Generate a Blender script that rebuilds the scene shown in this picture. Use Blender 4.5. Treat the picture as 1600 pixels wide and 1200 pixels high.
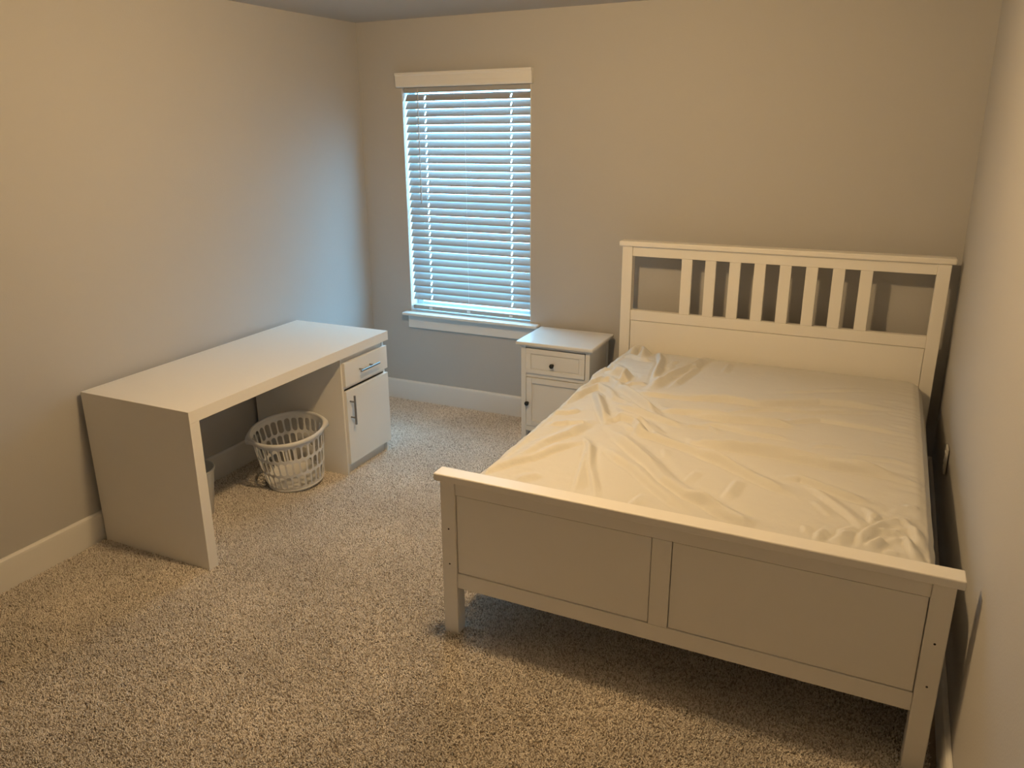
import bpy, bmesh, math, random
import numpy as np
from mathutils import Vector, Matrix

random.seed(7)
for o in list(bpy.data.objects):
    bpy.data.objects.remove(o)
S = bpy.context.scene
COL = S.collection
PI = math.pi

# ------------------------------------------------------------------ camera
cam_data = bpy.data.cameras.new('camera')
cam_data.sensor_fit = 'HORIZONTAL'
cam_data.sensor_width = 36.0
cam_data.lens = 1232.5 * 36.0 / 1600.0
cam_data.shift_x = 0.01298
cam_data.shift_y = -0.00691
cam_data.clip_start = 0.05
cam = bpy.data.objects.new('camera', cam_data)
COL.objects.link(cam)
CR = (0.9001004, 0.4355508, -0.0107179)
CU = (-0.1237106, 0.2790909, 0.9522625)
CF = (-0.4177499, 0.8558059, -0.3050921)
cam.matrix_world = Matrix(((CR[0], CU[0], -CF[0], 3.1264),
                           (CR[1], CU[1], -CF[1], -4.4280),
                           (CR[2], CU[2], -CF[2], 1.8272),
                           (0, 0, 0, 1)))
S.camera = cam

# ------------------------------------------------------------------ sky, lights, exposure
world = bpy.data.worlds.new('sky')
S.world = world
world.use_nodes = True
bg = world.node_tree.nodes['Background']
bg.inputs['Color'].default_value = (0.30, 0.69, 1.0, 1)
bg.inputs['Strength'].default_value = 19.5

pd = bpy.data.lights.new('window_portal', 'AREA')
pd.shape = 'RECTANGLE'
pd.size, pd.size_y = 0.88, 1.5
pd.cycles.is_portal = True
portal = bpy.data.objects.new('window_portal', pd)
COL.objects.link(portal)
portal.location = (0.753, 0.16, 1.37)
portal.rotation_euler = (-PI / 2, 0, 0)

LAMP_COLOR = (1.0, 0.665, 0.315)
LAMP_STRENGTH = 345.0
S.view_settings.view_transform = 'Standard'
S.view_settings.look = 'None'
S.view_settings.gamma = 1.0
S.view_settings.use_curve_mapping = False
S.view_settings.exposure = 0.0

# ------------------------------------------------------------------ materials
def mat(name, color, rough=0.5, metal=0.0, bump=None, vary=None, spec=0.5):
    """bump = (scale, strength, distance); vary = (scale, other colour)"""
    m = bpy.data.materials.new(name)
    m.use_nodes = True
    nt = m.node_tree
    b = nt.nodes['Principled BSDF']
    b.inputs['Base Color'].default_value = (*color, 1)
    b.inputs['Roughness'].default_value = rough
    b.inputs['Metallic'].default_value = metal
    b.inputs['Specular IOR Level'].default_value = spec
    tc = nt.nodes.new('ShaderNodeTexCoord')
    if vary:
        n = nt.nodes.new('ShaderNodeTexNoise')
        n.inputs['Scale'].default_value = vary[0]
        n.inputs['Detail'].default_value = 3
        nt.links.new(tc.outputs['Object'], n.inputs['Vector'])
        mx = nt.nodes.new('ShaderNodeMix')
        mx.data_type = 'RGBA'
        mx.inputs[6].default_value = (*color, 1)
        mx.inputs[7].default_value = (*vary[1], 1)
        nt.links.new(n.outputs['Fac'], mx.inputs[0])
        nt.links.new(mx.outputs[2], b.inputs['Base Color'])
    if bump:
        n2 = nt.nodes.new('ShaderNodeTexNoise')
        n2.inputs['Scale'].default_value = bump[0]
        n2.inputs['Detail'].default_value = 3
        nt.links.new(tc.outputs['Object'], n2.inputs['Vector'])
        bp = nt.nodes.new('ShaderNodeBump')
        bp.inputs['Strength'].default_value = bump[1]
        bp.inputs['Distance'].default_value = bump[2]
        nt.links.new(n2.outputs['Fac'], bp.inputs['Height'])
        nt.links.new(bp.outputs['Normal'], b.inputs['Normal'])
    return m

M = {}
M['wall'] = mat('wall_paint', (0.485, 0.48, 0.475), 0.75, bump=(140, 0.25, 0.002), vary=(2.0, (0.495, 0.488, 0.482)), spec=0.25)
M['ceiling'] = mat('ceiling_paint', (0.50, 0.48, 0.46), 0.9, bump=(90, 0.3, 0.002), spec=0.15)
M['trim'] = mat('trim_paint', (0.78, 0.775, 0.765), 0.45, bump=(30, 0.05, 0.001), spec=0.4)
M['bed_white'] = mat('bed_white_lacquer', (0.86, 0.84, 0.80), 0.42, bump=(40, 0.04, 0.001), vary=(6, (0.85, 0.83, 0.785)), spec=0.4)
M['desk_white'] = mat('desk_white_foil', (0.87, 0.85, 0.81), 0.38, bump=(60, 0.03, 0.001), vary=(5, (0.86, 0.84, 0.80)), spec=0.4)
M['stand_white'] = mat('nightstand_white_paint', (0.755, 0.75, 0.735), 0.40, bump=(50, 0.04, 0.001), spec=0.4)
M['gap'] = mat('dark_joint', (0.05, 0.042, 0.035), 0.8)
M['hole'] = mat('bolt_hole_dark', (0.02, 0.018, 0.015), 0.8)
M['steel'] = mat('brushed_steel', (0.32, 0.31, 0.30), 0.42, metal=1.0, bump=(300, 0.05, 0.0005))
M['knob'] = mat('black_knob', (0.012, 0.012, 0.013), 0.3)
M['blind'] = mat('blind_white', (0.39, 0.385, 0.38), 0.5, bump=(50, 0.03, 0.0005), spec=0.35)
M['cord'] = mat('blind_cord', (0.78, 0.79, 0.80), 0.8)
M['wand'] = mat('blind_wand', (0.48, 0.45, 0.42), 0.5)
M['vinyl'] = mat('window_vinyl', (0.75, 0.76, 0.77), 0.45)
M['basket'] = mat('basket_plastic', (0.80, 0.80, 0.80), 0.38, bump=(60, 0.04, 0.0005), spec=0.4)
M['bin'] = mat('bin_plastic', (0.76, 0.76, 0.72), 0.4)
M['outlet'] = mat('outlet_plastic', (0.66, 0.655, 0.64), 0.35)
M['mattress'] = mat('mattress_ticking', (0.72, 0.71, 0.69), 0.85, bump=(200, 0.2, 0.001))
M['lamp_metal'] = mat('lamp_metal', (0.35, 0.33, 0.3), 0.4, metal=0.8)

# bed sheet: fine weave and small crinkles as relief
M['sheet'] = mat('sheet_cotton', (0.70, 0.69, 0.655), 0.85, bump=(34, 0.35, 0.006), vary=(9, (0.69, 0.68, 0.64)), spec=0.2)

# carpet: mottled twisted pile
def carpet_material():
    m = bpy.data.materials.new('carpet_pile')
    m.use_nodes = True
    nt = m.node_tree
    b = nt.nodes['Principled BSDF']
    b.inputs['Roughness'].default_value = 0.95
    b.inputs['Specular IOR Level'].default_value = 0.1
    oi = nt.nodes.new('ShaderNodeObjectInfo')
    ge = nt.nodes.new('ShaderNodeNewGeometry')
    n = nt.nodes.new('ShaderNodeTexNoise')
    n.inputs['Scale'].default_value = 2.2
    n.inputs['Detail'].default_value = 4
    nt.links.new(ge.outputs['Position'], n.inputs['Vector'])
    r = nt.nodes.new('ShaderNodeValToRGB')
    r.color_ramp.elements[0].color = (0.44, 0.39, 0.345, 1)
    r.color_ramp.elements[1].color = (0.92, 0.88, 0.84, 1)
    e = r.color_ramp.elements.new(0.45)
    e.color = (0.77, 0.71, 0.65, 1)
    nt.links.new(oi.outputs['Random'], r.inputs['Fac'])
    mx = nt.nodes.new('ShaderNodeMix')
    mx.data_type = 'RGBA'
    mx.blend_type = 'MULTIPLY'
    mx.inputs[0].default_value = 1.0
    r2 = nt.nodes.new('ShaderNodeValToRGB')
    r2.color_ramp.elements[0].position = 0.3
    r2.color_ramp.elements[0].color = (0.86, 0.86, 0.86, 1)
    r2.color_ramp.elements[1].position = 0.7
    r2.color_ramp.elements[1].color = (1.08, 1.07, 1.05, 1)
    nt.links.new(n.outputs['Fac'], r2.inputs['Fac'])
    nt.links.new(r.outputs['Color'], mx.inputs[6])
    nt.links.new(r2.outputs['Color'], mx.inputs[7])
    nt.links.new(mx.outputs[2], b.inputs['Base Color'])
    return m
M['carpet'] = carpet_material()
M['carpet_back'] = mat('carpet_backing', (0.42, 0.36, 0.30), 0.95, bump=(260, 1.0, 0.006), vary=(300, (0.5, 0.43, 0.36)), spec=0.1)

def glass_material():
    m = bpy.data.materials.new('window_glass')
    m.use_nodes = True
    nt = m.node_tree
    for x in list(nt.nodes):
        nt.nodes.remove(x)
    out = nt.nodes.new('ShaderNodeOutputMaterial')
    t = nt.nodes.new('ShaderNodeBsdfTransparent')
    t.inputs['Color'].default_value = (0.93, 0.96, 0.97, 1)
    g = nt.nodes.new('ShaderNodeBsdfGlossy')
    g.inputs['Roughness'].default_value = 0.02
    mx = nt.nodes.new('ShaderNodeMixShader')
    mx.inputs[0].default_value = 0.06
    nt.links.new(t.outputs[0], mx.inputs[1])
    nt.links.new(g.outputs[0], mx.inputs[2])
    nt.links.new(mx.outputs[0], out.inputs['Surface'])
    return m
M['glass'] = glass_material()

def lamp_material():
    m = bpy.data.materials.new('lamp_glow')
    m.use_nodes = True
    b = m.node_tree.nodes['Principled BSDF']
    b.inputs['Base Color'].default_value = (0.9, 0.88, 0.8, 1)
    b.inputs['Emission Color'].default_value = (*LAMP_COLOR, 1)
    b.inputs['Emission Strength'].default_value = LAMP_STRENGTH
    return m
M['glow'] = lamp_material()

# ------------------------------------------------------------------ mesh helpers
def box_bm(bm, x0, x1, y0, y1, z0, z1, bev=0.0, seg=2):
    vs = [bm.verts.new(c) for c in ((x0, y0, z0), (x1, y0, z0), (x1, y1, z0), (x0, y1, z0),
                                    (x0, y0, z1), (x1, y0, z1), (x1, y1, z1), (x0, y1, z1))]
    fs = [bm.faces.new([vs[i] for i in f]) for f in
          ((3, 2, 1, 0), (4, 5, 6, 7), (0, 1, 5, 4), (1, 2, 6, 5), (2, 3, 7, 6), (3, 0, 4, 7))]
    if bev > 0:
        es = list({e for f in fs for e in f.edges})
        bmesh.ops.bevel(bm, geom=es, offset=bev, segments=seg, affect='EDGES', profile=0.5)

def tube_bm(bm, p0, p1, r0, r1=None, n=16, caps=True):
    p0, p1 = Vector(p0), Vector(p1)
    r1 = r0 if r1 is None else r1
    d = (p1 - p0).normalized()
    a = d.orthogonal().normalized()
    b = d.cross(a)
    A = [bm.verts.new(p0 + (a * math.cos(2 * PI * i / n) + b * math.sin(2 * PI * i / n)) * r0) for i in range(n)]
    B = [bm.verts.new(p1 + (a * math.cos(2 * PI * i / n) + b * math.sin(2 * PI * i / n)) * r1) for i in range(n)]
    for i in range(n):
        j = (i + 1) % n
        bm.faces.new((A[i], A[j], B[j], B[i]))
    if caps:
        bm.faces.new(A[::-1])
        bm.faces.new(B)

def lathe_bm(bm, prof, center=(0, 0, 0), axis='z', n=32, close=False):
    """prof: list of (radius, height along the axis)"""
    cx, cy, cz = center
    rings = []
    for r, h in prof:
        ring = []
        for i in range(n):
            c, s = math.cos(2 * PI * i / n) * r, math.sin(2 * PI * i / n) * r
            if axis == 'z':
                p = (cx + c, cy + s, cz + h)
            elif axis == 'y':
                p = (cx + c, cy + h, cz + s)
            else:
                p = (cx + h, cy + c, cz + s)
            ring.append(bm.verts.new(p))
        rings.append(ring)
    for k in range(len(rings) - 1):
        for i in range(n):
            j = (i + 1) % n
            bm.faces.new((rings[k][i], rings[k][j], rings[k + 1][j], rings[k + 1][i]))
    if close:
        bm.faces.new(rings[0][::-1])
        bm.faces.new(rings[-1])

def finish(name, bm, m, parent=None, smooth=False, loc=None):
    bmesh.ops.remove_doubles(bm, verts=bm.verts, dist=1e-6)
    bmesh.ops.recalc_face_normals(bm, faces=bm.faces)
    me = bpy.data.meshes.new(name)
    bm.to_mesh(me)
    bm.free()
    if smooth:
        for p in me.polygons:
            p.use_smooth = True
    me.materials.append(m)
    o = bpy.data.objects.new(name, me)
    COL.objects.link(o)
    if parent:
        o.parent = parent
    return o

def box(name, m, dims, parent=None, bev=0.002):
    bm = bmesh.new()
    box_bm(bm, *dims, bev=bev)
    return finish(name, bm, m, parent)

def boxes(name, m, dims, parent=None, bev=0.002):
    bm = bmesh.new()
    for d in dims:
        box_bm(bm, *d, bev=bev)
    return finish(name, bm, m, parent)

def empty(name, label, cat, group=None):
    o = bpy.data.objects.new(name, None)
    o.empty_display_size = 0.05
    COL.objects.link(o)
    o['label'] = label
    o['category'] = cat
    if group:
        o['group'] = group
    return o

def tag(o, label, cat):
    o['label'] = label
    o['category'] = cat
    return o

def struct(o):
    o['kind'] = 'structure'
    return o

def place(root, x, y, z=0.0, rz=0.0):
    root.location = (x, y, z)
    root.rotation_euler = (0, 0, rz)
    return root

# ------------------------------------------------------------------ room shell
H = 2.437
YF = -5.3
FL = -0.010                       # carpet backing; the pile reaches up to z = 0
floor = struct(box('floor', M['carpet_back'], (-0.15, 3.75, YF - 0.15, 0.25, FL - 0.1, FL), bev=0))
ceiling = struct(box('ceiling', M['ceiling'], (-0.15, 3.75, YF - 0.15, 0.25, H, H + 0.12), bev=0))
struct(box('wall_left', M['wall'], (-0.15, 0.0, YF, 0.25, FL, H), bev=0))
struct(box('wall_front', M['wall'], (-0.15, 3.75, YF - 0.15, YF, FL, H), bev=0))
# back wall around the window opening
WX0, WX1, WZ0, WZ1 = 0.3135, 1.1934, 0.615, 2.110
WD = 0.14
bm = bmesh.new()
xs, zs = (0.0, WX0, WX1, 3.75), (FL, WZ0, WZ1, H)
for i in range(3):
    for k in range(3):
        if i == 1 and k == 1:
            continue
        for y, fl in ((0.0, False), (WD, True)):
            q = [bm.verts.new(c) for c in ((xs[i], y, zs[k]), (xs[i + 1], y, zs[k]), (xs[i + 1], y, zs[k + 1]), (xs[i], y, zs[k + 1]))]
            bm.faces.new(q[::-1] if fl else q)
for (xa, za, xb, zb) in ((WX0, WZ0, WX1, WZ0), (WX1, WZ0, WX1, WZ1), (WX1, WZ1, WX0, WZ1), (WX0, WZ1, WX0, WZ0)):
    bm.faces.new([bm.verts.new(c) for c in ((xa, 0, za), (xb, 0, zb), (xb, WD, zb), (xa, WD, za))])
wall_back = struct(finish('wall_back', bm, M['wall']))
# right wall: slightly out of plumb, as the photograph shows
bm = bmesh.new()
RW = lambda y, z: 3.498 - 0.031 * z / H + (0.0093 * y if z <= 0 else 0.0093 * y * (1 - z / H))
vs = {}
for a, y in enumerate((0.25, 0.0, YF)):
    for b_, z in enumerate((FL, H)):
        vs[(a, b_, 0)] = bm.verts.new((RW(y, z), y, z))
        vs[(a, b_, 1)] = bm.verts.new((3.75, y, z))
for a in range(2):
    bm.faces.new((vs[(a, 0, 0)], vs[(a + 1, 0, 0)], vs[(a + 1, 1, 0)], vs[(a, 1, 0)]))
    bm.faces.new((vs[(a, 0, 1)], vs[(a, 1, 1)], vs[(a + 1, 1, 1)], vs[(a + 1, 0, 1)]))
    for b_ in (0, 1):
        bm.faces.new((vs[(a, b_, 0)], vs[(a, b_, 1)], vs[(a + 1, b_, 1)], vs[(a + 1, b_, 0)]))
for a in (0, 2):
    bm.faces.new((vs[(a, 0, 0)], vs[(a, 1, 0)], vs[(a, 1, 1)], vs[(a, 0, 1)]))
struct(finish('wall_right', bm, M['wall']))

# baseboards: flat board with an eased, slightly thinner top edge
def baseboard(name, a, b):
    """a, b: floor points on the wall line; the board grows to the right of a->b"""
    a, b = Vector((*a, 0)), Vector((*b, 0))
    d = (b - a).normalized()
    nrm = Vector((d.y, -d.x, 0))
    prof = [(0, FL), (0.0155, FL), (0.0155, 0.118), (0.0145, 0.127), (0.009, 0.1335), (0.004, 0.1355), (0, 0.1355)]
    bm = bmesh.new()
    A = [bm.verts.new(a + nrm * p[0] + Vector((0, 0, p[1]))) for p in prof]
    B = [bm.verts.new(b + nrm * p[0] + Vector((0, 0, p[1]))) for p in prof]
    for i in range(len(prof) - 1):
        bm.faces.new((A[i], B[i], B[i + 1], A[i + 1]))
    bm.faces.new(A)
    bm.faces.new(B[::-1])
    return struct(finish(name, bm, M['trim']))
baseboard('baseboard_left', (0, YF), (0, -0.001))
baseboard('baseboard_back', (0.0, 0), (3.498, 0))
baseboard('baseboard_right', (3.498, 0), (RW(YF, 0), YF))

# ------------------------------------------------------------------ window
win = struct(bpy.data.objects.new('window_1', None))
COL.objects.link(win)
fx0, fx1, fz0, fz1 = WX0 + 0.002, WX1 - 0.002, WZ0 + 0.022, WZ1 - 0.002
boxes('window_frame', M['vinyl'], [(fx0, fx0 + 0.045, 0.085, 0.135, fz0, fz1), (fx1 - 0.045, fx1, 0.085, 0.135, fz0, fz1),
      (fx0 + 0.045, fx1 - 0.045, 0.085, 0.135, fz1 - 0.045, fz1), (fx0 + 0.045, fx1 - 0.045, 0.085, 0.135, fz0, fz0 + 0.05)], win)
boxes('sash_rail', M['vinyl'], [(fx0 + 0.045, fx1 - 0.045, 0.09, 0.125, 1.34, 1.385)], win)
for z0, z1 in ((fz0 + 0.05, 1.34), (1.385, fz1 - 0.045)):
    box('pane', M['glass'], (fx0 + 0.045, fx1 - 0.045, 0.108, 0.112, z0, z1), win, bev=0)
# stool and apron
bm = bmesh.new()
box_bm(bm, 0.282, 1.2617, -0.070, -0.0005, 0.6155, 0.6345, bev=0.006, seg=3)
box_bm(bm, WX0 + 0.001, WX1 - 0.001, -0.002, 0.084, 0.6157, 0.6343, bev=0)
finish('window_stool', bm, M['trim'], win)
bm = bmesh.new()
box_bm(bm, 0.300, 1.243, -0.0175, -0.0003, 0.523, 0.6153, bev=0.003)
finish('apron', bm, M['trim'], win)
# painted returns of the opening
boxes('window_jamb', M['trim'], [(WX0 + 0.0005, WX0 + 0.0045, 0.0005, 0.0845, 0.636, WZ1 - 0.006), (WX1 - 0.0045, WX1 - 0.0005, 0.0005, 0.0845, 0.636, WZ1 - 0.006)], win, bev=0.001)

# ------------------------------------------------------------------ blind
blind = empty('window_blind', 'white horizontal slat blind with valance, lowered over the window', 'blind')
BX0, BX1, BY = 0.327, 1.187, 0.034
bm = bmesh.new()
# valance: face board with a small cove, and two returns to the wall
prof = [(-0.018, 2.048), (-0.024, 2.0495), (-0.028, 2.060), (-0.029, 2.085), (-0.032, 2.114), (-0.036, 2.123), (-0.036, 2.1330), (-0.018, 2.1330)]
VX0, VX1 = 0.2897, 1.2083
A = [bm.verts.new((VX0, p[0], p[1])) for p in prof]
B = [bm.verts.new((VX1, p[0], p[1])) for p in prof]
for i in range(len(prof)):
    j = (i + 1) % len(prof)
    bm.faces.new((A[i], B[i], B[j], A[j]))
bm.faces.new(A[::-1])
bm.faces.new(B)
box_bm(bm, VX0, VX0 + 0.012, -0.0178, -0.0005, 2.0485, 2.1325)
box_bm(bm, VX1 - 0.012, VX1, -0.0178, -0.0005, 2.0485, 2.1325)
finish('valance', bm, M['trim'], blind)
box('head_rail', M['blind'], (BX0, BX1, 0.006, 0.062, 2.018, 2.075), blind)
LX = (0.463, 0.748, 1.052)
SLAT_W, TILT = 0.050, math.radians(56)
def slat_mesh():
    bm = bmesh.new()
    xs_ = [BX0]
    for c in (LX[0], LX[2]):
        xs_ += [c - 0.0045, c + 0.0045]
    xs_.append(BX1)
    ws = [-1.0, -0.92, -0.62, 0.45, 0.92, 1.0]
    def pt(x, w, s):
        v = w * SLAT_W / 2
        th = 0.0013 if abs(w) < 0.99 else 0.0004
        c = 0.0022 * (1 - w * w) + s * th
        # w = +1 is the outer, upper edge
        y = v * math.cos(TILT) - c * math.sin(TILT)
        z = v * math.sin(TILT) + c * math.cos(TILT)
        return (x, y, z)
    P = {}
    for i, x in enumerate(xs_):
        for j, w in enumerate(ws):
            for s in (-1, 1):
                P[(i, j, s)] = bm.verts.new(pt(x, w, s))
    nx, nw = len(xs_) - 1, len(ws) - 1
    solid = lambda i, j: 0 <= i < nx and 0 <= j < nw and not (i in (1, 3) and j == 2)
    for i in range(nx):
        for j in range(nw):
            if not solid(i, j):
                continue
            bm.faces.new((P[(i, j, 1)], P[(i + 1, j, 1)], P[(i + 1, j + 1, 1)], P[(i, j + 1, 1)]))
            bm.faces.new((P[(i, j, -1)], P[(i, j + 1, -1)], P[(i + 1, j + 1, -1)], P[(i + 1, j, -1)]))
            for (di, dj, a, b) in ((-1, 0, (i, j), (i, j + 1)), (1, 0, (i + 1, j), (i + 1, j + 1)), (0, -1, (i, j), (i + 1, j)), (0, 1, (i, j + 1), (i + 1, j + 1))):
                if not solid(i + di, j + dj):
                    bm.faces.new((P[(*a, 1)], P[(*b, 1)], P[(*b, -1)], P[(*a, -1)]))
    bmesh.ops.recalc_face_normals(bm, faces=bm.faces)
    me = bpy.data.meshes.new('slat')
    bm.to_mesh(me)
    bm.free()
    me.materials.append(M['blind'])
    return me
sm = slat_mesh()
NS, SZ0, PITCH = 28, 0.7325, 0.04656
for i in range(NS):
    o = bpy.data.objects.new('slat', sm)
    COL.objects.link(o)
    o.parent = blind
    o.location = (0, BY, SZ0 + i * PITCH)
    o.rotation_euler = (random.uniform(-.02, .02), random.uniform(-.0012, .0012), 0)
box('bottom_rail', M['blind'], (BX0, BX1, 0.008, 0.058, 0.650, 0.676), blind, bev=0.004)
for cx_ in LX:
    bm = bmesh.new()
    for dy in (-0.0195, 0.0195):
        tube_bm(bm, (cx_, BY + dy, 0.676), (cx_, BY + dy, 2.018), 0.0008, n=6)
    finish('ladder_cord', bm, M['cord'], blind)
    bm = bmesh.new()
    box_bm(bm, cx_ - 0.012, cx_ + 0.012, 0.0055, 0.0095, 0.656, 0.670, bev=0.002)
    finish('rail_button', bm, M['cord'], blind)
bm = bmesh.new()
for k in range(14):
    z1 = 2.04 - k * 0.042
    tube_bm(bm, (0.4365 + 0.0006 * math.sin(k), -0.012, z1 - 0.041), (0.4365 + 0.0006 * math.sin(k + 1), -0.012, z1), 0.0036, n=8)
wand = finish('tilt_wand', bm, M['wand'], blind)
bm = bmesh.new()
tube_bm(bm, (0.4365, -0.012, 1.375), (0.4365, -0.012, 1.452), 0.0052, 0.0046, n=12)
tube_bm(bm, (0.4365, -0.012, 1.350), (0.4365, -0.012, 1.375), 0.0032, 0.0058, n=12)
finish('wand_grip', bm, M['wand'], wand)

# ------------------------------------------------------------------ bed
bed = empty('bed', 'white wooden bed frame with slatted headboard standing beside the right wall', 'bed')
BA = math.radians(-0.3072)
place(bed, 1.8198, -0.1413, 0, BA)
# local axes: x across from the outer face of the left posts, -y towards the foot
BW = 1.6141
PW = 0.0585
PF, PB = -0.015, 0.042            # headboard post front and back faces (local y)
hb = boxes('headboard', M['bed_white'], [(PW - 0.004, BW - PW + 0.004, 0.008, 0.020, 0.30, 0.80), (PW + 0.0025, BW - PW - 0.0025, -0.0065, 0.008, 0.30, 0.7528)], bed, bev=0.001)
for x0 in (0.0, BW - PW):
    box('post', M['bed_white'], (x0, x0 + PW, PF, PB, FL, 1.1735), hb, bev=0.003)
box('cap_rail', M['bed_white'], (-0.017, BW + 0.017, -0.026, 0.052, 1.1737, 1.202), hb, bev=0.006)
box('top_rail', M['bed_white'], (PW + 0.0005, BW - PW - 0.0005, -0.010, 0.022, 1.1195, 1.1733), hb, bev=0.0015)
box('middle_rail', M['bed_white'], (PW + 0.0005, BW - PW - 0.0005, -0.010, 0.022, 0.7555, 0.8135), hb, bev=0.0015)
slat0 = None
for k in range(8):
    x0 = 0.3335 + 0.1272 * k
    if slat0 is None:
        bm = bmesh.new()
        box_bm(bm, 0, 0.0575, -0.0075, 0.012, 0.8137, 1.1193, bev=0.002)
        slat0 = o = finish('headboard_slat', bm, M['bed_white'], hb)
    else:
        o = slat0.copy()
        COL.objects.link(o)
        o.parent = hb
    o.location = (x0, 0, 0)
# footboard
FB = -2.0923                      # crown front
fF, fBk = FB + 0.015, FB + 0.055  # post faces
fb = boxes('footboard', M['bed_white'], [(PW - 0.004, BW - PW + 0.004, fF + 0.024, fF + 0.033, 0.21, 0.60),
      (PW + 0.0028, 0.7717, fF + 0.0085, fF + 0.024, 0.2588, 0.5707), (0.8402, BW - PW - 0.0028, fF + 0.0085, fF + 0.024, 0.2588, 0.5707)], bed, bev=0.001)
for x0 in (0.0, BW - PW):
    p = box('post', M['bed_white'], (x0, x0 + PW, fF, fF + 0.057, FL, 0.625), fb, bev=0.003)
box('cap_rail', M['bed_white'], (-0.017, BW + 0.017, FB, FB + 0.0665, 0.6252, 0.6536), fb, bev=0.004)
box('top_rail', M['bed_white'], (PW + 0.0005, BW - PW - 0.0005, fF + 0.005, fF + 0.024, 0.5735, 0.6248), fb, bev=0.0015)
box('bottom_rail', M['bed_white'], (PW + 0.0005, BW - PW - 0.0005, fF + 0.005, fF + 0.024, 0.1950, 0.2560), fb, bev=0.0015)
box('middle_stile', M['bed_white'], (0.7745, 0.8374, fF + 0.005, fF + 0.024, 0.2565, 0.5730), fb, bev=0.0012)
for x in (0.031, BW - 0.029):
    for z in (0.292, 0.435):
        bm = bmesh.new()
        tube_bm(bm, (x, fF + 0.004, z), (x, fF - 0.0004, z), 0.0034, n=12)
        finish('bolt_hole', bm, M['hole'], fb)
for x0 in (0.012, BW - 0.036):
    box('side_rail', M['bed_white'], (x0, x0 + 0.024, fF + 0.058, PF - 0.001, 0.235, 0.415), bed, bev=0.003)
box('centre_beam', M['steel'], (0.78, 0.83, fF + 0.060, PF - 0.002, 0.26, 0.31), bed, bev=0.002)
for k in range(16):
    y = -0.10 - k * 0.125
    box('bed_slat', M['bed_white'], (0.037, BW - 0.037, y - 0.068, y, 0.315, 0.332), bed, bev=0.001)

# ------------------------------------------------------------------ mattress and sheet
MX0, MX1, MY0, MY1 = 1.858, 3.386, -2.166, -0.170
MT = 0.588
def rounded_fold(q, x0, x1, y0, y1, top, r, rc):
    """wrap a flat grid of points q (n,2) over a box with rounded edges (r) and plan corners (rc)"""
    ix0, ix1, iy0, iy1 = x0 + rc, x1 - rc, y0 + rc, y1 - rc
    core = np.stack([np.clip(q[:, 0], ix0, ix1), np.clip(q[:, 1], iy0, iy1)], 1)
    d = q - core
    L = np.linalg.norm(d, axis=1)
    u = d / np.maximum(L, 1e-9)[:, None]
    flat = rc - r
    e = np.maximum(L - flat, 0.0)
    ang = np.minimum(e / r, PI / 2)
    rad = np.where(L <= flat, L, flat + r * np.sin(ang))
    drop = r * (1 - np.cos(ang)) + np.maximum(e - r * PI / 2, 0.0)
    pos = np.concatenate([core + u * rad[:, None], (top - drop)[:, None]], 1)
    nrm = np.concatenate([u * np.sin(ang)[:, None], np.cos(ang)[:, None]], 1)
    return pos, nrm, e

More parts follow.
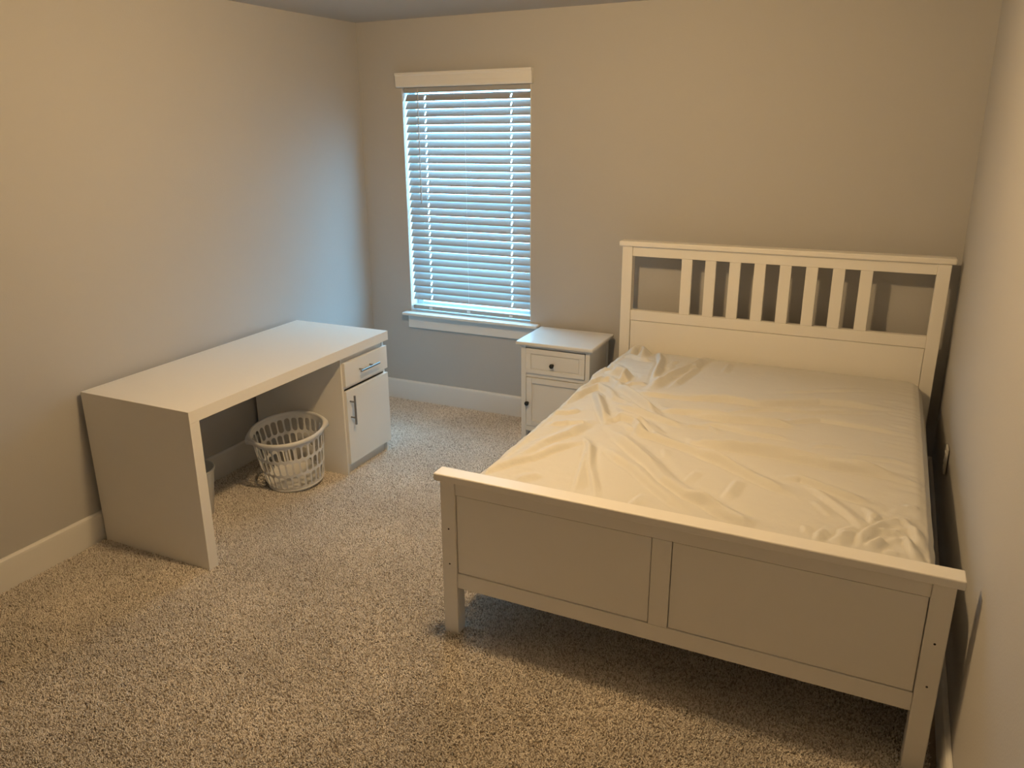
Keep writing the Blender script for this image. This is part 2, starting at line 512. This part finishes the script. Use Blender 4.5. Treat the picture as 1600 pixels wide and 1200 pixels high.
bm = bmesh.new()
box_bm(bm, MX0, MX1, MY0, MY1, 0.334, MT - 0.001, bev=0.055, seg=6)
mattress = finish('mattress', bm, M['mattress'], None, smooth=True)
tag(mattress, 'thick white mattress lying in the bed under the wrinkled sheet', 'mattress')
FOLDS = [
    (10, 14, [(2.086,-1.412),(2.052,-1.585),(1.995,-1.7),(1.966,-1.834),(1.946,-1.914)]),
    (9, 16, [(2.134,-1.647),(2.076,-1.72),(2.041,-1.791),(2.004,-1.87),(1.944,-1.941),(1.894,-2.039)]),
    (7, 9, [(2.17,-1.649),(2.2,-1.781),(2.264,-2.07)]),
    (8, 7, [(2.125,-1.592),(2.187,-1.697),(2.246,-1.862),(2.339,-2.064)]),
    (14, 15, [(2.186,-1.463),(2.298,-1.591),(2.426,-1.73),(2.525,-1.862),(2.622,-1.942),(2.708,-1.971),(2.828,-2.033)]),
    (9, 14, [(2.236,-1.657),(2.313,-1.747),(2.408,-1.821),(2.498,-1.919),(2.591,-2.005),(2.67,-2.055)]),
    (11, 14, [(2.22,-1.385),(2.334,-1.478),(2.411,-1.502),(2.56,-1.565),(2.667,-1.62),(2.77,-1.688)]),
    (20, 11, [(1.99,-1.058),(2.085,-1.265),(2.158,-1.412)]),
    (14, 12, [(2.161,-1.389),(2.195,-1.33),(2.272,-1.361),(2.315,-1.446),(2.312,-1.498)]),
    (10, 12, [(2.126,-1.259),(2.209,-1.302),(2.304,-1.347),(2.412,-1.482)]),
    (10, 12, [(2.13,-1.173),(2.273,-1.239),(2.377,-1.292),(2.481,-1.34)]),
    (20, 11, [(2.053,-0.907),(2.18,-1.051),(2.276,-1.168),(2.329,-1.236)]),
    (10, 14, [(2.322,-1.17),(2.467,-1.152),(2.575,-1.148),(2.679,-1.139)]),
    (9, 13, [(2.127,-0.956),(2.232,-0.981),(2.389,-0.978),(2.497,-0.942),(2.642,-0.914)]),
    (15, 13, [(2.2,-0.924),(2.235,-0.682),(2.303,-0.465),(2.338,-0.213)]),
    (8, 9, [(2.289,-0.83),(2.322,-0.583),(2.338,-0.385)]),
    (18, 10, [(2.07,-0.222),(2.142,-0.454),(2.165,-0.637),(2.198,-0.828)]),
    (6, 9, [(2.203,-0.557),(2.189,-0.45),(2.211,-0.356)]),
    (5, 8, [(2.473,-0.5),(2.474,-0.274)]),
    (7, 12, [(1.933,-1.514),(2.001,-1.451),(2.093,-1.452)]),
    (7, 14, [(1.891,-1.352),(1.956,-1.335),(2.003,-1.29)]),
    (12, 13, [(1.904,-1.2),(1.92,-1.062),(1.96,-0.934),(2.036,-1.01),(2.102,-1.086)]),
    (9, 10, [(1.89,-1.075),(1.908,-0.886),(1.942,-0.781),(1.99,-0.79)]),
    (24, 12, [(1.939,-0.69),(1.999,-0.71),(2.033,-0.726),(2.04,-0.812),(2.013,-0.81)]),
    (12, 10, [(1.929,-0.847),(1.979,-0.81),(2.049,-0.895),(2.079,-0.923)]),
    (10, 10, [(1.876,-0.796),(1.886,-0.666),(1.949,-0.638)]),
    (19, 13, [(1.935,-0.337),(1.94,-0.242),(1.969,-0.191),(2.002,-0.271),(2.004,-0.36)]),
    (12, 9, [(1.915,-0.352),(1.97,-0.375),(2.03,-0.419),(2.088,-0.428)]),
    (8, 9, [(1.879,-0.537),(1.934,-0.563),(2.006,-0.645)]),
    (6, 10, [(2.183,-0.835),(2.101,-0.843),(2.068,-0.9)]),
    (9, 9, [(2.036,-1.01),(2.088,-1.092),(2.158,-1.136),(2.264,-1.232)]),
    (3, 8, [(2.455,-1.594),(2.482,-1.671)]),
    (3, 8, [(2.593,-1.846),(2.618,-1.741)]),
    (3, 10, [(2.751,-1.904),(2.769,-1.75)]),
    (5, 12, [(2.469,-2.088),(2.481,-2.028),(2.51,-2.069)]),
    (5, 10, [(2.032,-2.056),(2.098,-1.978)]),
    (6, 10, [(2.228,-1.546),(2.352,-1.677),(2.458,-1.798)]),
    (6, 9, [(2.468,-1.315),(2.57,-1.3),(2.619,-1.339)]),
    (5, 9, [(2.541,-1.481),(2.639,-1.474),(2.737,-1.485)]),
    (11.7, 13, [(2.418,-0.952),(2.601,-0.922),(2.713,-0.924),(2.807,-0.869),(2.952,-0.778),(3.102,-0.75),(3.284,-0.719)]),
    (6.5, 9, [(2.584,-1.086),(2.675,-1.031),(2.774,-0.969),(2.921,-0.935),(3.213,-0.794)]),
    (14.3, 13, [(2.468,-1.173),(2.623,-1.175),(2.768,-1.144),(2.905,-1.139)]),
    (7.8, 10, [(2.783,-1.145),(2.972,-1.017),(3.114,-1.022),(3.318,-1.018)]),
    (7.8, 11, [(2.491,-1.276),(2.601,-1.258),(2.717,-1.29),(2.845,-1.295),(2.909,-1.308)]),
    (3.75, 9, [(2.959,-1.332),(3.023,-1.303),(3.107,-1.284)]),
    (15.6, 15, [(2.536,-1.473),(2.645,-1.484),(2.782,-1.48),(2.921,-1.483),(3.044,-1.499),(3.166,-1.482),(3.314,-1.487)]),
    (9.1, 11, [(2.678,-1.473),(2.847,-1.469),(3.009,-1.456),(3.135,-1.466),(3.285,-1.47)]),
    (11.7, 14, [(2.561,-1.584),(2.673,-1.627),(2.784,-1.699),(2.887,-1.765),(2.956,-1.795)]),
    (10.4, 12, [(2.902,-1.671),(2.965,-1.659),(3.041,-1.695),(3.124,-1.733),(3.203,-1.756)]),
    (6.75, 10, [(2.991,-1.707),(3.071,-1.792),(3.131,-1.863),(3.182,-1.939)]),
    (3.75, 8, [(3.015,-1.81),(3.079,-1.901)]),
    (10.4, 13, [(2.642,-1.939),(2.736,-2.013),(2.812,-2.046),(2.877,-2.066)]),
    (4.5, 10, [(3.104,-1.362),(3.254,-1.331),(3.321,-1.341)]),
    (5.2, 12, [(2.747,-0.713),(2.862,-0.648),(2.968,-0.586),(3.168,-0.468)]),
    (3, 10, [(3.217,-0.614),(3.284,-0.597)]),
    (3, 8, [(3.264,-0.928),(3.319,-0.926)]),
    (3, 8, [(3.213,-1.166),(3.285,-1.174)]),
    (6, 9, [(3.057,-2.071),(3.056,-2.028),(3.075,-1.995)]),
    (5.25, 10, [(3.091,-2.068),(3.133,-1.997),(3.181,-1.977)]),
    (9, 9, [(3.199,-2.042),(3.235,-1.975)]),
    (6, 8, [(3.229,-1.933),(3.282,-1.899)]),
    (7.5, 9, [(3.176,-2.046),(3.179,-1.978),(3.203,-1.936),(3.238,-1.868),(3.311,-1.808)]),
    (6.75, 9, [(3.285,-1.806),(3.326,-1.879),(3.342,-1.976)]),
    (6, 8, [(3.295,-1.925),(3.328,-2.063)]),
    (5.25, 8, [(3.241,-2.046),(3.285,-2.06)]),
    (5.25, 8, [(3.195,-1.827),(3.207,-1.889)]),
    (4.5, 9, [(3.25,-1.97),(3.295,-1.962),(3.319,-2.01)]),
    (4.5, 9, [(3.259,-1.878),(3.305,-1.876),(3.335,-1.919)]),
    (3.75, 8, [(3.301,-1.708),(3.344,-1.702)]),
    (3.75, 9, [(3.171,-1.782),(3.206,-1.836),(3.238,-1.848)]),
    (2.25, 9, [(2.739,-1.936),(2.761,-1.755)]),
    (3, 8, [(3.01,-1.992),(3.02,-2.039)]),
    (3.75, 9, [(3.119,-2.03),(3.122,-1.98),(3.156,-1.938)]),
]

def fold_height(px, py):
    """relief of the creased sheet, in metres, over the flat sheet"""
    Hh = np.zeros_like(px)
    for h, w, pts in FOLDS:
        h, w = h * 0.0018, w * 0.0012
        P_ = np.array(pts)
        seg = np.linalg.norm(np.diff(P_, axis=0), axis=1)
        tot = seg.sum()
        best = np.full(px.shape, 1e9)
        along = np.zeros_like(px)
        side = np.zeros_like(px)
        acc = 0.0
        for k in range(len(seg)):
            a, b = P_[k], P_[k + 1]
            ab = b - a
            t = np.clip(((px - a[0]) * ab[0] + (py - a[1]) * ab[1]) / (seg[k] ** 2), 0, 1)
            dx, dy = px - (a[0] + t * ab[0]), py - (a[1] + t * ab[1])
            d = np.sqrt(dx * dx + dy * dy)
            m_ = d < best
            best = np.where(m_, d, best)
            along = np.where(m_, (acc + t * seg[k]) / tot, along)
            # fold sides shaped for shading: steep towards the lamp, wide and gentle beyond
            lx, ly = 1.98 - px, -2.15 - py
            near = np.tanh((dx * lx + dy * ly) / (np.sqrt(lx * lx + ly * ly) * 0.006 + 1e-9))
            side = np.where(m_, near, side)
            acc += seg[k]
        env = np.clip(np.minimum(along, 1 - along) / 0.22, 0.0, 1.0)
        env = env * env * (3 - 2 * env) * 0.8 + 0.2
        x = best / (w * (1.40 - 0.60 * side))
        # crest with a shallow trough on either side
        prof = np.exp(-np.abs(x) ** 1.6) - 0.30 * np.exp(-((x - 1.75) / 0.6) ** 2)
        Hh += h * env * prof
    return Hh

def smooth_noise(px, py, f, seed):
    rs = np.random.RandomState(seed)
    v = np.zeros_like(px)
    for k in range(10):
        a = rs.uniform(0, 2 * PI)
        ff = f * rs.uniform(0.6, 1.5)
        v += np.sin((px * math.cos(a) + py * math.sin(a)) * ff + rs.uniform(0, 6.28))
    return v / 10

def grid_object(name, nx, ny, pos, m, parent=None):
    me = bpy.data.meshes.new(name)
    idx = np.arange(nx * ny).reshape(ny, nx)
    f = np.stack([idx[:-1, :-1], idx[:-1, 1:], idx[1:, 1:], idx[1:, :-1]], -1).reshape(-1, 4)
    me.vertices.add(len(pos))
    me.vertices.foreach_set('co', pos.astype(np.float32).ravel())
    me.loops.add(f.size)
    me.loops.foreach_set('vertex_index', f.ravel().astype(np.int32))
    me.polygons.add(len(f))
    me.polygons.foreach_set('loop_start', np.arange(0, f.size, 4, dtype=np.int32))
    me.polygons.foreach_set('loop_total', np.full(len(f), 4, dtype=np.int32))
    me.update(calc_edges=True)
    me.validate()
    me.polygons.foreach_set('use_smooth', np.ones(len(f), dtype=bool))
    me.materials.append(m)
    o = bpy.data.objects.new(name, me)
    COL.objects.link(o)
    if parent:
        o.parent = parent
    return o

def make_sheet():
    sx0, sx1, sy0, sy1 = MX0 - 0.004, MX1 + 0.004, MY0 - 0.004, MY1 + 0.004
    r, rc = 0.060, 0.085
    ext = 0.138
    st = 0.0058
    gx = np.arange(sx0 - ext, sx1 + ext + st, st)
    gy = np.arange(sy0 - ext, sy1 + ext + st, st)
    X, Y = np.meshgrid(gx, gy)
    q = np.stack([X.ravel(), Y.ravel()], 1)
    pos, nrm, e = rounded_fold(q, sx0, sx1, sy0, sy1, MT + 0.004, r, rc)
    px, py = q[:, 0], q[:, 1]
    # soft crown of the mattress and gentle quilting hollows
    cxn = (px - (sx0 + sx1) / 2) / ((sx1 - sx0) / 2)
    cyn = (py - (sy0 + sy1) / 2) / ((sy1 - sy0) / 2)
    crown = 0.022 * np.clip(1 - cxn ** 4, 0, 1) * np.clip(1 - cyn ** 4, 0, 1)
    # fine gathers along the right edge, pulled by the elastic
    g = np.exp(-((px - 3.31) / 0.055) ** 2)
    gather = 0.0022 * g * np.sin(py * 95 + 3 * np.sin(py * 17)) * (0.6 + 0.4 * np.sin(py * 7))
    # piping seams of the mattress showing through
    pipe = 0.0035 * np.exp(-((px - (sx1 - 0.022)) / 0.004) ** 2) + 0.005 * np.exp(-((px - (sx0 + 0.052)) / 0.006) ** 2)
    # small crumple towards the left and at the foot right corner
    left = np.clip((2.5 - px) / 0.6, 0, 1)
    footr = np.exp(-(((px - 3.25) / 0.2) ** 2 + ((py + 2.02) / 0.22) ** 2))
    crumple = smooth_noise(px, py, 55, 3) * (0.0015 + 0.0028 * left + 0.005 * footr) + smooth_noise(px, py, 110, 5) * (0.0006 + 0.0012 * left + 0.0022 * footr)
    h = fold_height(px, py) + crumple + gather + pipe
    h = np.maximum(h, -0.0045)
    disp = nrm * h[:, None]
    pos = pos + disp
    pos[:, 2] += crown
    return grid_object('bed_sheet', len(gx), len(gy), pos, M['sheet'])
sheet = make_sheet()
tag(sheet, 'crumpled cream fitted sheet stretched over the mattress, bunched up along its left edge', 'sheet')

# ------------------------------------------------------------------ nightstand
ns = empty('nightstand', 'small white nightstand with one drawer and one door, between window and bed', 'nightstand')
nx0, nx1, nyf, nyb = 1.3057, 1.7276, -0.397, -0.062
mw = M['stand_white']
bm = bmesh.new()
box_bm(bm, 1.2809, 1.7523, -0.4246, -0.0422, 0.6105, 0.6326, bev=0.007, seg=3)
finish('top', bm, mw, ns)
nsb = boxes('body', mw, [
    (nx0, nx0 + 0.030, nyf, nyf + 0.022, FL, 0.6103), (nx1 - 0.026, nx1, nyf, nyf + 0.022, FL, 0.6103),       # face stiles = front feet
    (nx0 + 0.030, nx1 - 0.026, nyf + 0.003, nyf + 0.022, 0.594, 0.6103),                                        # top rail
    (nx0 + 0.030, nx1 - 0.026, nyf + 0.006, nyf + 0.022, 0.416, 0.439),                                         # rail between drawer and door
    (nx0 + 0.030, nx1 - 0.026, nyf + 0.003, nyf + 0.022, 0.078, 0.108),                                         # bottom rail
    (nx0, nx0 + 0.022, nyb - 0.030, nyb, FL, 0.6103), (nx1 - 0.022, nx1, nyb - 0.030, nyb, FL, 0.6103),         # rear feet
    (nx0 + 0.004, nx0 + 0.018, nyf + 0.022, nyb - 0.030, 0.075, 0.6103), (nx1 - 0.018, nx1 - 0.004, nyf + 0.022, nyb - 0.030, 0.075, 0.6103),   # side panels
    (nx0 + 0.022, nx1 - 0.022, nyb - 0.010, nyb - 0.004, 0.075, 0.6103),                                        # back
    (nx0 + 0.018, nx1 - 0.018, nyf + 0.022, nyb - 0.010, 0.080, 0.095)], ns, bev=0.0015)                        # bottom shelf
# drawer, not quite pushed in square
dx0, dx1, dz0, dz1, dyf = nx0 + 0.032, nx1 - 0.029, 0.4415, 0.5905, nyf - 0.004
dr = boxes('drawer', mw, [(dx0, dx1, dyf + 0.006, dyf + 0.018, dz0, dz1),
    (dx0, dx1, dyf, dyf + 0.0065, dz1 - 0.030, dz1), (dx0, dx1, dyf, dyf + 0.0065, dz0, dz0 + 0.026),
    (dx0, dx0 + 0.031, dyf, dyf + 0.0065, dz0 + 0.026, dz1 - 0.030), (dx1 - 0.031, dx1, dyf, dyf + 0.0065, dz0 + 0.026, dz1 - 0.030),
    (dx0 + 0.035, dx1 - 0.035, dyf + 0.0025, dyf + 0.0065, dz0 + 0.031, dz1 - 0.035),
    (dx0 + 0.012, dx1 - 0.012, dyf + 0.018, nyb - 0.06, dz0 + 0.012, dz0 + 0.018),
    (dx0 + 0.012, dx0 + 0.022, dyf + 0.018, nyb - 0.06, dz0 + 0.018, dz1 - 0.02), (dx1 - 0.022, dx1 - 0.012, dyf + 0.018, nyb - 0.06, dz0 + 0.018, dz1 - 0.02)], ns, bev=0.0012)
KP = [(0.0001, -0.028), (0.008, -0.0275), (0.0125, -0.024), (0.014, -0.019), (0.012, -0.015), (0.0065, -0.011), (0.0060, -0.004), (0.0085, 0.0005), (0.0085, 0.003)]
bm = bmesh.new()
lathe_bm(bm, KP, (1.5045, dyf + 0.0015, 0.5035), 'y', 24)
finish('knob', bm, M['knob'], dr, smooth=True)
ex0, ex1, ez0, ez1, eyf = nx0 + 0.032, nx1 - 0.029, 0.111, 0.413, nyf + 0.001
door = boxes('door', mw, [(ex0, ex1, eyf + 0.009, eyf + 0.017, ez0, ez1),
    (ex0, ex0 + 0.034, eyf, eyf + 0.0095, ez0, ez1), (ex1 - 0.034, ex1, eyf, eyf + 0.0095, ez0, ez1),
    (ex0 + 0.0345, ex1 - 0.0345, eyf, eyf + 0.0095, ez1 - 0.034, ez1), (ex0 + 0.0345, ex1 - 0.0345, eyf, eyf + 0.0095, ez0, ez0 + 0.034)], ns, bev=0.0015)
bm = bmesh.new()
lathe_bm(bm, KP, (1.3475, eyf + 0.0005, 0.2545), 'y', 24)
finish('knob', bm, M['knob'], door, smooth=True)

# ------------------------------------------------------------------ desk
desk = empty('desk', 'long white desk with a drawer and cupboard at one end, against the left wall', 'desk')
DX0, DX1, DL, DR, DZ = 0.0280, 0.6725, -2.2784, -0.8227, 0.726
mdw = M['desk_white']
box('desktop', mdw, (DX0, DX1, DL + 0.0012, DR, 0.6740, DZ), desk, bev=0.0010)
boxes('side_panel', mdw, [(DX0, DX1, DL, DL + 0.0505, FL, 0.6738), (DX0, DX1, DL, DL + 0.0011, 0.6738, DZ - 0.0008)], desk, bev=0)
CL = -1.2297
CF_ = 0.640
cab = boxes('cupboard', mdw, [
    (0.030, CF_, CL, CL + 0.016, FL, 0.6735),                    # side facing the knee space
    (0.030, CF_, DR - 0.020, DR - 0.004, FL, 0.6735),            # window side
    (0.030, 0.036, CL + 0.016, DR - 0.020, 0.06, 0.6735),        # back
    (0.028, CF_ - 0.002, CL + 0.016, DR - 0.020, 0.050, 0.066),  # bottom
    (0.30, CF_ - 0.004, CL + 0.016, DR - 0.020, 0.625, 0.6735),  # top rail
    (0.30, CF_ - 0.001, CL + 0.016, DR - 0.020, 0.4885, 0.512)], desk, bev=0.001)
box('toe_kick', mdw, (CF_ - 0.035, CF_ - 0.020, CL + 0.0165, DR - 0.0205, FL, 0.0495), desk, bev=0.001)
df = CF_ + 0.0185
drw = boxes('drawer', mdw, [(CF_ + 0.0005, df, CL + 0.010, DR, 0.5066, 0.6388), (0.10, CF_ + 0.0005, CL + 0.03, CL + 0.042, 0.515, 0.62),
      (0.10, CF_ + 0.0005, DR - 0.046, DR - 0.034, 0.515, 0.62), (0.10, CF_ + 0.0005, CL + 0.042, DR - 0.046, 0.515, 0.521)], desk, bev=0.0012)
cdoor = box('door', mdw, (CF_ + 0.0005, df, CL + 0.010, DR, 0.0640, 0.4804), desk, bev=0.0012)
def bar_handle(parent, p0, p1, posts):
    bm = bmesh.new()
    tube_bm(bm, p0, p1, 0.0058, n=16)
    for q in posts:
        tube_bm(bm, (df - 0.001, q[1], q[2]), (q[0], q[1], q[2]), 0.0045, n=12)
    finish('handle', bm, M['steel'], parent, smooth=False)
hx = df + 0.032
bar_handle(drw, (hx, -1.116, 0.5735), (hx, -0.944, 0.5735), [(hx, -1.090, 0.5735), (hx, -0.994, 0.5735)])
bar_handle(cdoor, (hx, -1.192, 0.294), (hx, -1.192, 0.456), [(hx, -1.192, 0.421), (hx, -1.192, 0.331)])

# ------------------------------------------------------------------ laundry basket
basket = empty('laundry_basket', 'round white plastic laundry basket with oval slots, under the desk', 'basket')
BR0, BR1, BH = 0.147, 0.189, 0.312
def brad(z):
    t = z / BH
    return BR0 + (BR1 - BR0) * (t ** 0.85)
def basket_wall():
    bm = bmesh.new()
    N = 30
    rows = [(0.022, 0.108, 0.0), (0.108, 0.195, 0.5), (0.195, 0.282, 0.0)]
    K = 16
    def P3(th, z):
        r = brad(z)
        return (r * math.cos(th), r * math.sin(th), z)
    for z0, z1, off in rows:
        for c in range(N):
            dth = 2 * PI / N
            tc = (c + off) * dth
            zc, hh = (z0 + z1) / 2, (z1 - z0) / 2
            hw = 0.5
            slot_w, slot_h = 0.385, 0.87          # half width in cells, share of half height
            rr = slot_w * dth * brad(zc)         # end cap radius in metres
            inner, outer = [], []
            for k in range(K):
                a = 2 * PI * (k + 0.5) / K
                ca, sa = math.cos(a), math.sin(a)
                sz = (slot_h * hh - rr)
                ix = rr * ca
                iz = rr * sa + (sz if sa > 0 else -sz)
                inner.append(bm.verts.new(P3(tc + ix / brad(zc), zc + iz)))
                # matching point on the cell border
                hx_, hz_ = dth / 2, hh
                m_ = max(abs(ca), abs(sa))
                outer.append(bm.verts.new(P3(tc + hx_ * ca / m_, zc + hz_ * sa / m_)))
            for k in range(K):
                j = (k + 1) % K
                bm.faces.new((inner[k], inner[j], outer[j], outer[k]))
            # cell corners
            for k in range(K):
                j = (k + 1) % K
                a0, a1 = 2 * PI * (k + 0.5) / K, 2 * PI * (k + 1.5) / K
                if int((a0 - PI / 4) // (PI / 2)) != int((a1 - PI / 4) // (PI / 2)):
                    am = (math.floor((a1 - PI / 4) / (PI / 2)) * PI / 2) + PI / 4
                    sx, sz_ = (1 if math.cos(am) > 0 else -1), (1 if math.sin(am) > 0 else -1)
                    cv = bm.verts.new(P3(tc + sx * dth / 2, zc + sz_ * hh))
                    bm.faces.new((outer[k], outer[j], cv))
    # solid bands below and above the slots
    for z0, z1 in ((0.010, 0.022), (0.282, 0.299)):
        n = 120
        for i in range(n):
            a, b = 2 * PI * i / n, 2 * PI * (i + 1) / n
            bm.faces.new([bm.verts.new(P3(*q)) for q in ((a, z0), (b, z0), (b, z1), (a, z1))])
    bmesh.ops.remove_doubles(bm, verts=bm.verts, dist=0.0006)
    return bm
o = finish('basket_wall', basket_wall(), M['basket'], basket)
sol = o.modifiers.new('thickness', 'SOLIDIFY')
sol.thickness = 0.003
sol.offset = 0
bm = bmesh.new()
lathe_bm(bm, [(0.0001, 0.012), (0.10, 0.010), (0.138, 0.008), (0.149, 0.012), (0.1525, 0.018), (0.1495, 0.004), (0.142, 0.0), (0.10, 0.003), (0.0001, 0.004)], n=60)
finish('base', bm, M['basket'], basket, smooth=True)
# rolled rim that widens into two grips
def rim():
    bm = bmesh.new()
    n = 96
    rings = []
    for i in range(n):
        th = 2 * PI * i / n
        d = abs((th + PI / 2) % PI - PI / 2)      # distance from the nearer grip
        g = math.exp(-(d / 0.24) ** 2)
        w = 0.012 + 0.018 * g
        drop = 0.012 * g
        r = brad(0.297)
        prof = [(r - 0.0015, 0.288), (r - 0.0015, BH - 0.004), (r + 0.002, BH), (r + w * 0.7, BH - drop * 0.4), (r + w, BH - 0.006 - drop),
                (r + w + 0.001, BH - 0.020 - drop - 0.006 * g), (r + w - 0.003, BH - 0.021 - drop - 0.006 * g), (r + w - 0.004, BH - 0.010 - drop), (r + 0.004, BH - 0.006), (r + 0.002, 0.288)]
        rings.append([bm.verts.new((p[0] * math.cos(th), p[0] * math.sin(th), p[1])) for p in prof])
    for i in range(n):
        A, B = rings[i], rings[(i + 1) % n]
        for k in range(len(A)):
            j = (k + 1) % len(A)
            bm.faces.new((A[k], A[j], B[j], B[k]))
    return bm
finish('rim', rim(), M['basket'], basket, smooth=True)
basket.location = (0.424, -1.402, 0.013)
basket.rotation_mode = 'XYZ'
basket.rotation_euler = (Matrix.Rotation(math.radians(7.0), 3, 'X') @ Matrix.Rotation(math.radians(48), 3, 'Z')).to_euler()

# ------------------------------------------------------------------ waste bin behind the side panel
wb = empty('waste_bin', 'small pale tapered waste bin tucked behind the side panel of the desk', 'waste bin')
bm = bmesh.new()
lathe_bm(bm, [(0.0001, 0.004), (0.080, 0.004), (0.084, 0.008), (0.108, 0.240), (0.110, 0.243), (0.1105, 0.247), (0.1075, 0.249), (0.1055, 0.244), (0.081, 0.012), (0.0001, 0.010)], n=48)
finish('bin_body', bm, M['bin'], wb, smooth=True)
bm = bmesh.new()
lathe_bm(bm, [(0.1075, 0.236), (0.112, 0.238), (0.1135, 0.244), (0.112, 0.250), (0.108, 0.251), (0.1055, 0.247)], n=48)
finish('rim', bm, M['bin'], wb, smooth=True)
wb.location = (0.215, -1.910, FL)

# ------------------------------------------------------------------ outlet on the right wall
outlet = empty('wall_outlet', 'white electrical outlet on the right wall beside the mattress', 'outlet')
bm = bmesh.new()
box_bm(bm, -0.0065, 0.002, -0.036, 0.036, -0.0575, 0.0575, bev=0.003, seg=3)
finish('cover_plate', bm, M['outlet'], outlet)
for dz in (-0.0205, 0.0205):
    bm = bmesh.new()
    box_bm(bm, -0.0090, -0.006, -0.0165, 0.0165, dz - 0.0140, dz + 0.0140, bev=0.0012)
    sk = finish('receptacle', bm, M['outlet'], outlet)
    boxes('receptacle_slot', M['hole'], [(-0.0093, -0.0086, -0.0075, -0.0055, dz - 0.004, dz + 0.006), (-0.0093, -0.0086, 0.0055, 0.0075, dz - 0.004, dz + 0.006)], sk, bev=0)
outlet.location = (RW(-0.78, 0.432) - 0.0005, -0.78, 0.432)

# ------------------------------------------------------------------ ceiling light (above the frame)
LXY = (1.91, -2.14)
cl = empty('ceiling_light', 'round ceiling light with a metal pan and frosted bowl in the middle of the ceiling', 'light')
bm = bmesh.new()
lathe_bm(bm, [(0.0001, 0.0), (0.060, 0.0), (0.064, -0.03), (0.17, -0.045), (0.175, -0.052), (0.17, -0.058), (0.06, -0.060), (0.05, -0.079), (0.0001, -0.079)], n=48)
finish('pan', bm, M['lamp_metal'], cl, smooth=True)
bm = bmesh.new()
lathe_bm(bm, [(0.050, -0.080), (0.070, -0.098), (0.080, -0.124), (0.080, -0.154), (0.068, -0.184), (0.042, -0.206), (0.0001, -0.214)], n=40)
finish('bowl', bm, M['glow'], cl, smooth=True)
cl.location = (LXY[0], LXY[1], H)

# ------------------------------------------------------------------ carpet pile
def tuft():
    """one leaning, rounded nub of twisted yarn"""
    bm = bmesh.new()
    n = 5
    rings = []
    for r, h, lean in ((0.0022, 0.0, 0.0), (0.0027, 0.0045, 0.0008), (0.0019, 0.0078, 0.0020)):
        rings.append([bm.verts.new((lean + r * math.cos(2 * PI * k / n + h * 90), r * 0.8 * math.sin(2 * PI * k / n + h * 90), h)) for k in range(n)])
    tip = bm.verts.new((0.0027, 0, 0.0090))
    for A, B in zip(rings, rings[1:]):
        for k in range(n):
            bm.faces.new((A[k], A[(k + 1) % n], B[(k + 1) % n], B[k]))
    for k in range(n):
        bm.faces.new((rings[-1][k], rings[-1][(k + 1) % n], tip))
    me = bpy.data.meshes.new('tuft')
    bm.to_mesh(me)
    bm.free()
    for p in me.polygons:
        p.use_smooth = True
    me.materials.append(M['carpet'])
    return me
tuft_obj = bpy.data.objects.new('tuft_source', tuft())

def carpet_pile():
    bm = bmesh.new()
    regions = [(0.017, RW(-4.1, 0) - 0.016, -4.1, -0.017)]
    for x0, x1, y0, y1 in regions:
        bm.faces.new([bm.verts.new(c) for c in ((x0, y0, FL), (x1, y0, FL), (x1, y1, FL), (x0, y1, FL))])
    o = finish('carpet_pile', bm, M['carpet'], floor)
    o['kind'] = 'stuff'
    ng = bpy.data.node_groups.new('pile', 'GeometryNodeTree')
    ng.interface.new_socket('Geometry', in_out='INPUT', socket_type='NodeSocketGeometry')
    ng.interface.new_socket('Geometry', in_out='OUTPUT', socket_type='NodeSocketGeometry')
    N = ng.nodes
    gi, go = N.new('NodeGroupInput'), N.new('NodeGroupOutput')
    dist = N.new('GeometryNodeDistributePointsOnFaces')
    dist.distribute_method = 'RANDOM'
    dist.inputs['Density'].default_value = 55000
    inst = N.new('GeometryNodeInstanceOnPoints')
    ob = N.new('GeometryNodeObjectInfo')
    ob.inputs['Object'].default_value = tuft_obj
    rot = N.new('FunctionNodeRandomValue')
    rot.data_type = 'FLOAT_VECTOR'
    rot.inputs[0].default_value = (-0.35, -0.35, 0)
    rot.inputs[1].default_value = (0.35, 0.35, 6.283)
    scl = N.new('FunctionNodeRandomValue')
    scl.data_type = 'FLOAT'
    scl.inputs[2].default_value = 0.75
    scl.inputs[3].default_value = 1.2
    ng.links.new(gi.outputs[0], dist.inputs['Mesh'])
    ng.links.new(dist.outputs['Points'], inst.inputs['Points'])
    ng.links.new(ob.outputs['Geometry'], inst.inputs['Instance'])
    ng.links.new(rot.outputs[0], inst.inputs['Rotation'])
    ng.links.new(scl.outputs[1], inst.inputs['Scale'])
    ng.links.new(inst.outputs['Instances'], go.inputs[0])
    md = o.modifiers.new('pile', 'NODES')
    md.node_group = ng
    return o
carpet_pile()
